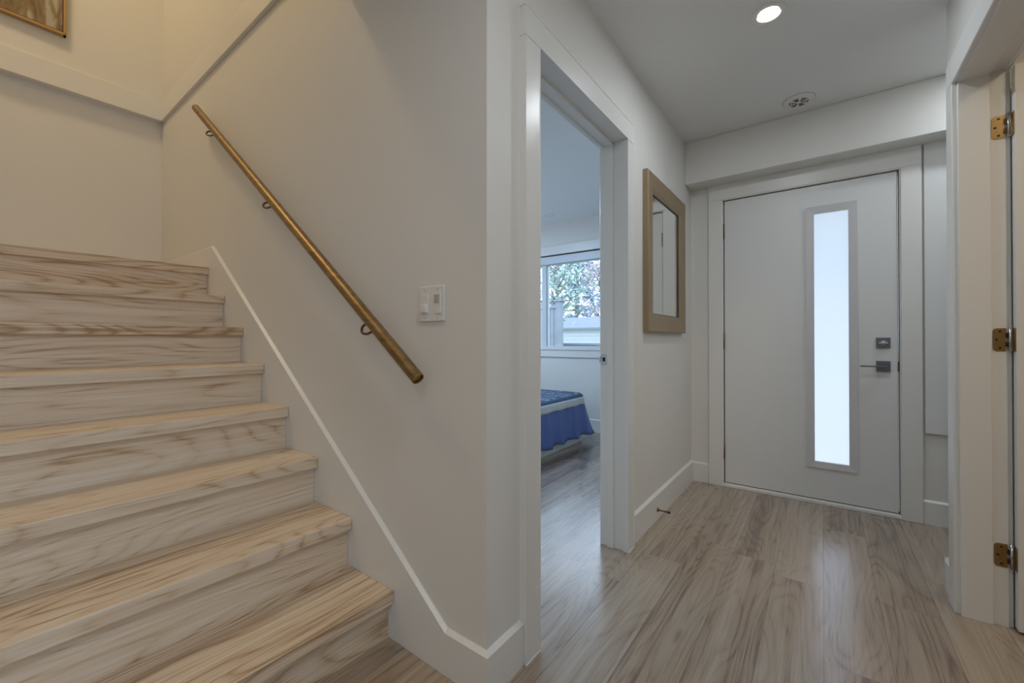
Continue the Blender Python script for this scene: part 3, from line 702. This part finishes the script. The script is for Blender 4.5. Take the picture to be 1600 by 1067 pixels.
f2 = root('low_fence', (-4.9, 11.0, -0.3)); tag(f2, 'low grey board fence in front of the white neighbouring house', 'fence')
for k in range(22):
    bm = B(); x = -6.4+k*0.125; box(bm, x, x+0.115, 11.0, 11.03, -0.3, 0.93, 0.004); link('board', bm, fm, f2)
bm = B(); box(bm, -6.4, -3.6, 10.97, 11.06, 0.93, 0.99, 0.004); link('rail', bm, fm, f2)

hs = root('house', (-10.0, 21, -0.3)); tag(hs, 'white clapboard house with grey roof beyond the fence', 'house')
def siding():
    m = mat('white_siding', (0.62, 0.66, 0.70, 1), 0.6); nt = m.node_tree; N = nt.nodes; L = nt.links; p = N['Principled BSDF']
    tc = N.new('ShaderNodeTexCoord'); wv = N.new('ShaderNodeTexWave'); wv.bands_direction = 'Z'; wv.wave_profile = 'SAW'; wv.inputs['Scale'].default_value = 1.6; L.new(tc.outputs['Object'], wv.inputs[0])
    b = N.new('ShaderNodeBump'); b.inputs['Distance'].default_value = 0.05; L.new(wv.outputs['Fac'], b.inputs['Height']); L.new(b.outputs[0], p.inputs['Normal'])
    cr = N.new('ShaderNodeValToRGB'); cr.color_ramp.elements[0].position = 0.0; cr.color_ramp.elements[0].color = (0.42, 0.46, 0.5, 1); cr.color_ramp.elements[1].position = 0.15; cr.color_ramp.elements[1].color = (0.70, 0.73, 0.76, 1)
    L.new(wv.outputs['Fac'], cr.inputs[0]); L.new(cr.outputs[0], p.inputs['Base Color']); return m
bm = B(); box(bm, -12.3, -6.0, 20, 22.4, -0.3, 1.66); link('wall', bm, siding(), hs)
bm = B(); prism_axis(bm, [(19.7, 1.62), (19.7, 1.72), (21.2, 2.35), (22.7, 1.72), (22.7, 1.62)], -12.5, -5.8, 'x'); link('roof', bm, mat('grey_shingle', (0.25, 0.28, 0.32, 1), 0.9, var=0.2, vscale=5), hs)

def tree(name, base, h, rad, label, cat, col, n, conifer=False, trunk=0.12, leaf=0.12):
    t = root(name, base); tag(t, label, cat, 'trees beyond the garden fence')
    bm = B(); bx, by, bz = base; rnd = random.Random(hash(label) % 1000 if False else len(label)*31+int(h*10))
    tube(bm, [(bx, by, bz), (bx+0.05*h*0.3, by, bz+h*0.5), (bx, by, bz+h*0.97)], [trunk, trunk*0.6, 0.02], 8)
    tips = []
    for k in range(46 if conifer else 38):
        f_ = k/45.0 if conifer else rnd.random()
        z = bz+h*((0.18 if conifer else 0.42)+(0.78 if conifer else 0.54)*f_); a = k*2.4
        r = rad*(1.05-f_)*(0.8+0.4*rnd.random()) if conifer else rad*math.sqrt(max(0.05, 1-(2*f_-0.9)**2))*(0.6+0.5*rnd.random())
        end = (bx+r*math.cos(a), by+r*math.sin(a), z+(-0.12*r if conifer else 0.35*r))
        s0 = (bx, by, z-(0 if conifer else 0.1*h))
        tube(bm, [s0, ((s0[0]+end[0])/2, (s0[1]+end[1])/2, (s0[2]+end[2])/2+0.05*r), end], [trunk*0.3, trunk*0.16, 0.008], 5)
        tips.append((s0, end))
    link('trunk', bm, mat(name+'_bark', (0.30, 0.29, 0.29, 1), 0.9), t)
    bm = B()
    for k in range(n):
        s0, e0 = tips[rnd.randrange(len(tips))]; f_ = 0.15+0.9*rnd.random()**0.7
        sp__ = 0.16*rad
        c = Vector(s0).lerp(Vector(e0), f_)+Vector((rnd.gauss(0, sp__), rnd.gauss(0, sp__), rnd.gauss(0, sp__*0.6)))
        a = Vector((rnd.gauss(0, 1), rnd.gauss(0, 1), rnd.gauss(0, 0.7))).normalized(); b = a.orthogonal().normalized(); L_ = leaf*(0.6+rnd.random()*0.8)
        q = [c-a*L_, c+b*L_*0.45, c+a*L_, c-b*L_*0.45]
        bm.faces.new([bm.verts.new(v) for v in q])
    link('foliage', bm, mat(name+'_leaves', col, 0.8, var=0.4, vscale=0.8), t)
tree('conifer_tree', (-15.9, 30.0, -0.3), 15.0, 2.8, 'tall dark conifer behind the white house seen through the window', 'tree', (0.26, 0.36, 0.42, 1), 2800, True, 0.2, 0.22)
tree('leafy_tree', (-7.25, 12.3, -0.3), 5.2, 1.3, 'loose green leafy tree above the tall fence', 'tree', (0.36, 0.52, 0.38, 1), 1100, False, 0.07, 0.07)
tree('bare_tree', (-11.4, 24.8, -0.3), 6.6, 1.9, 'sparse reddish twiggy tree at the right of the window view', 'tree', (0.52, 0.45, 0.50, 1), 1300, False, 0.10, 0.09)
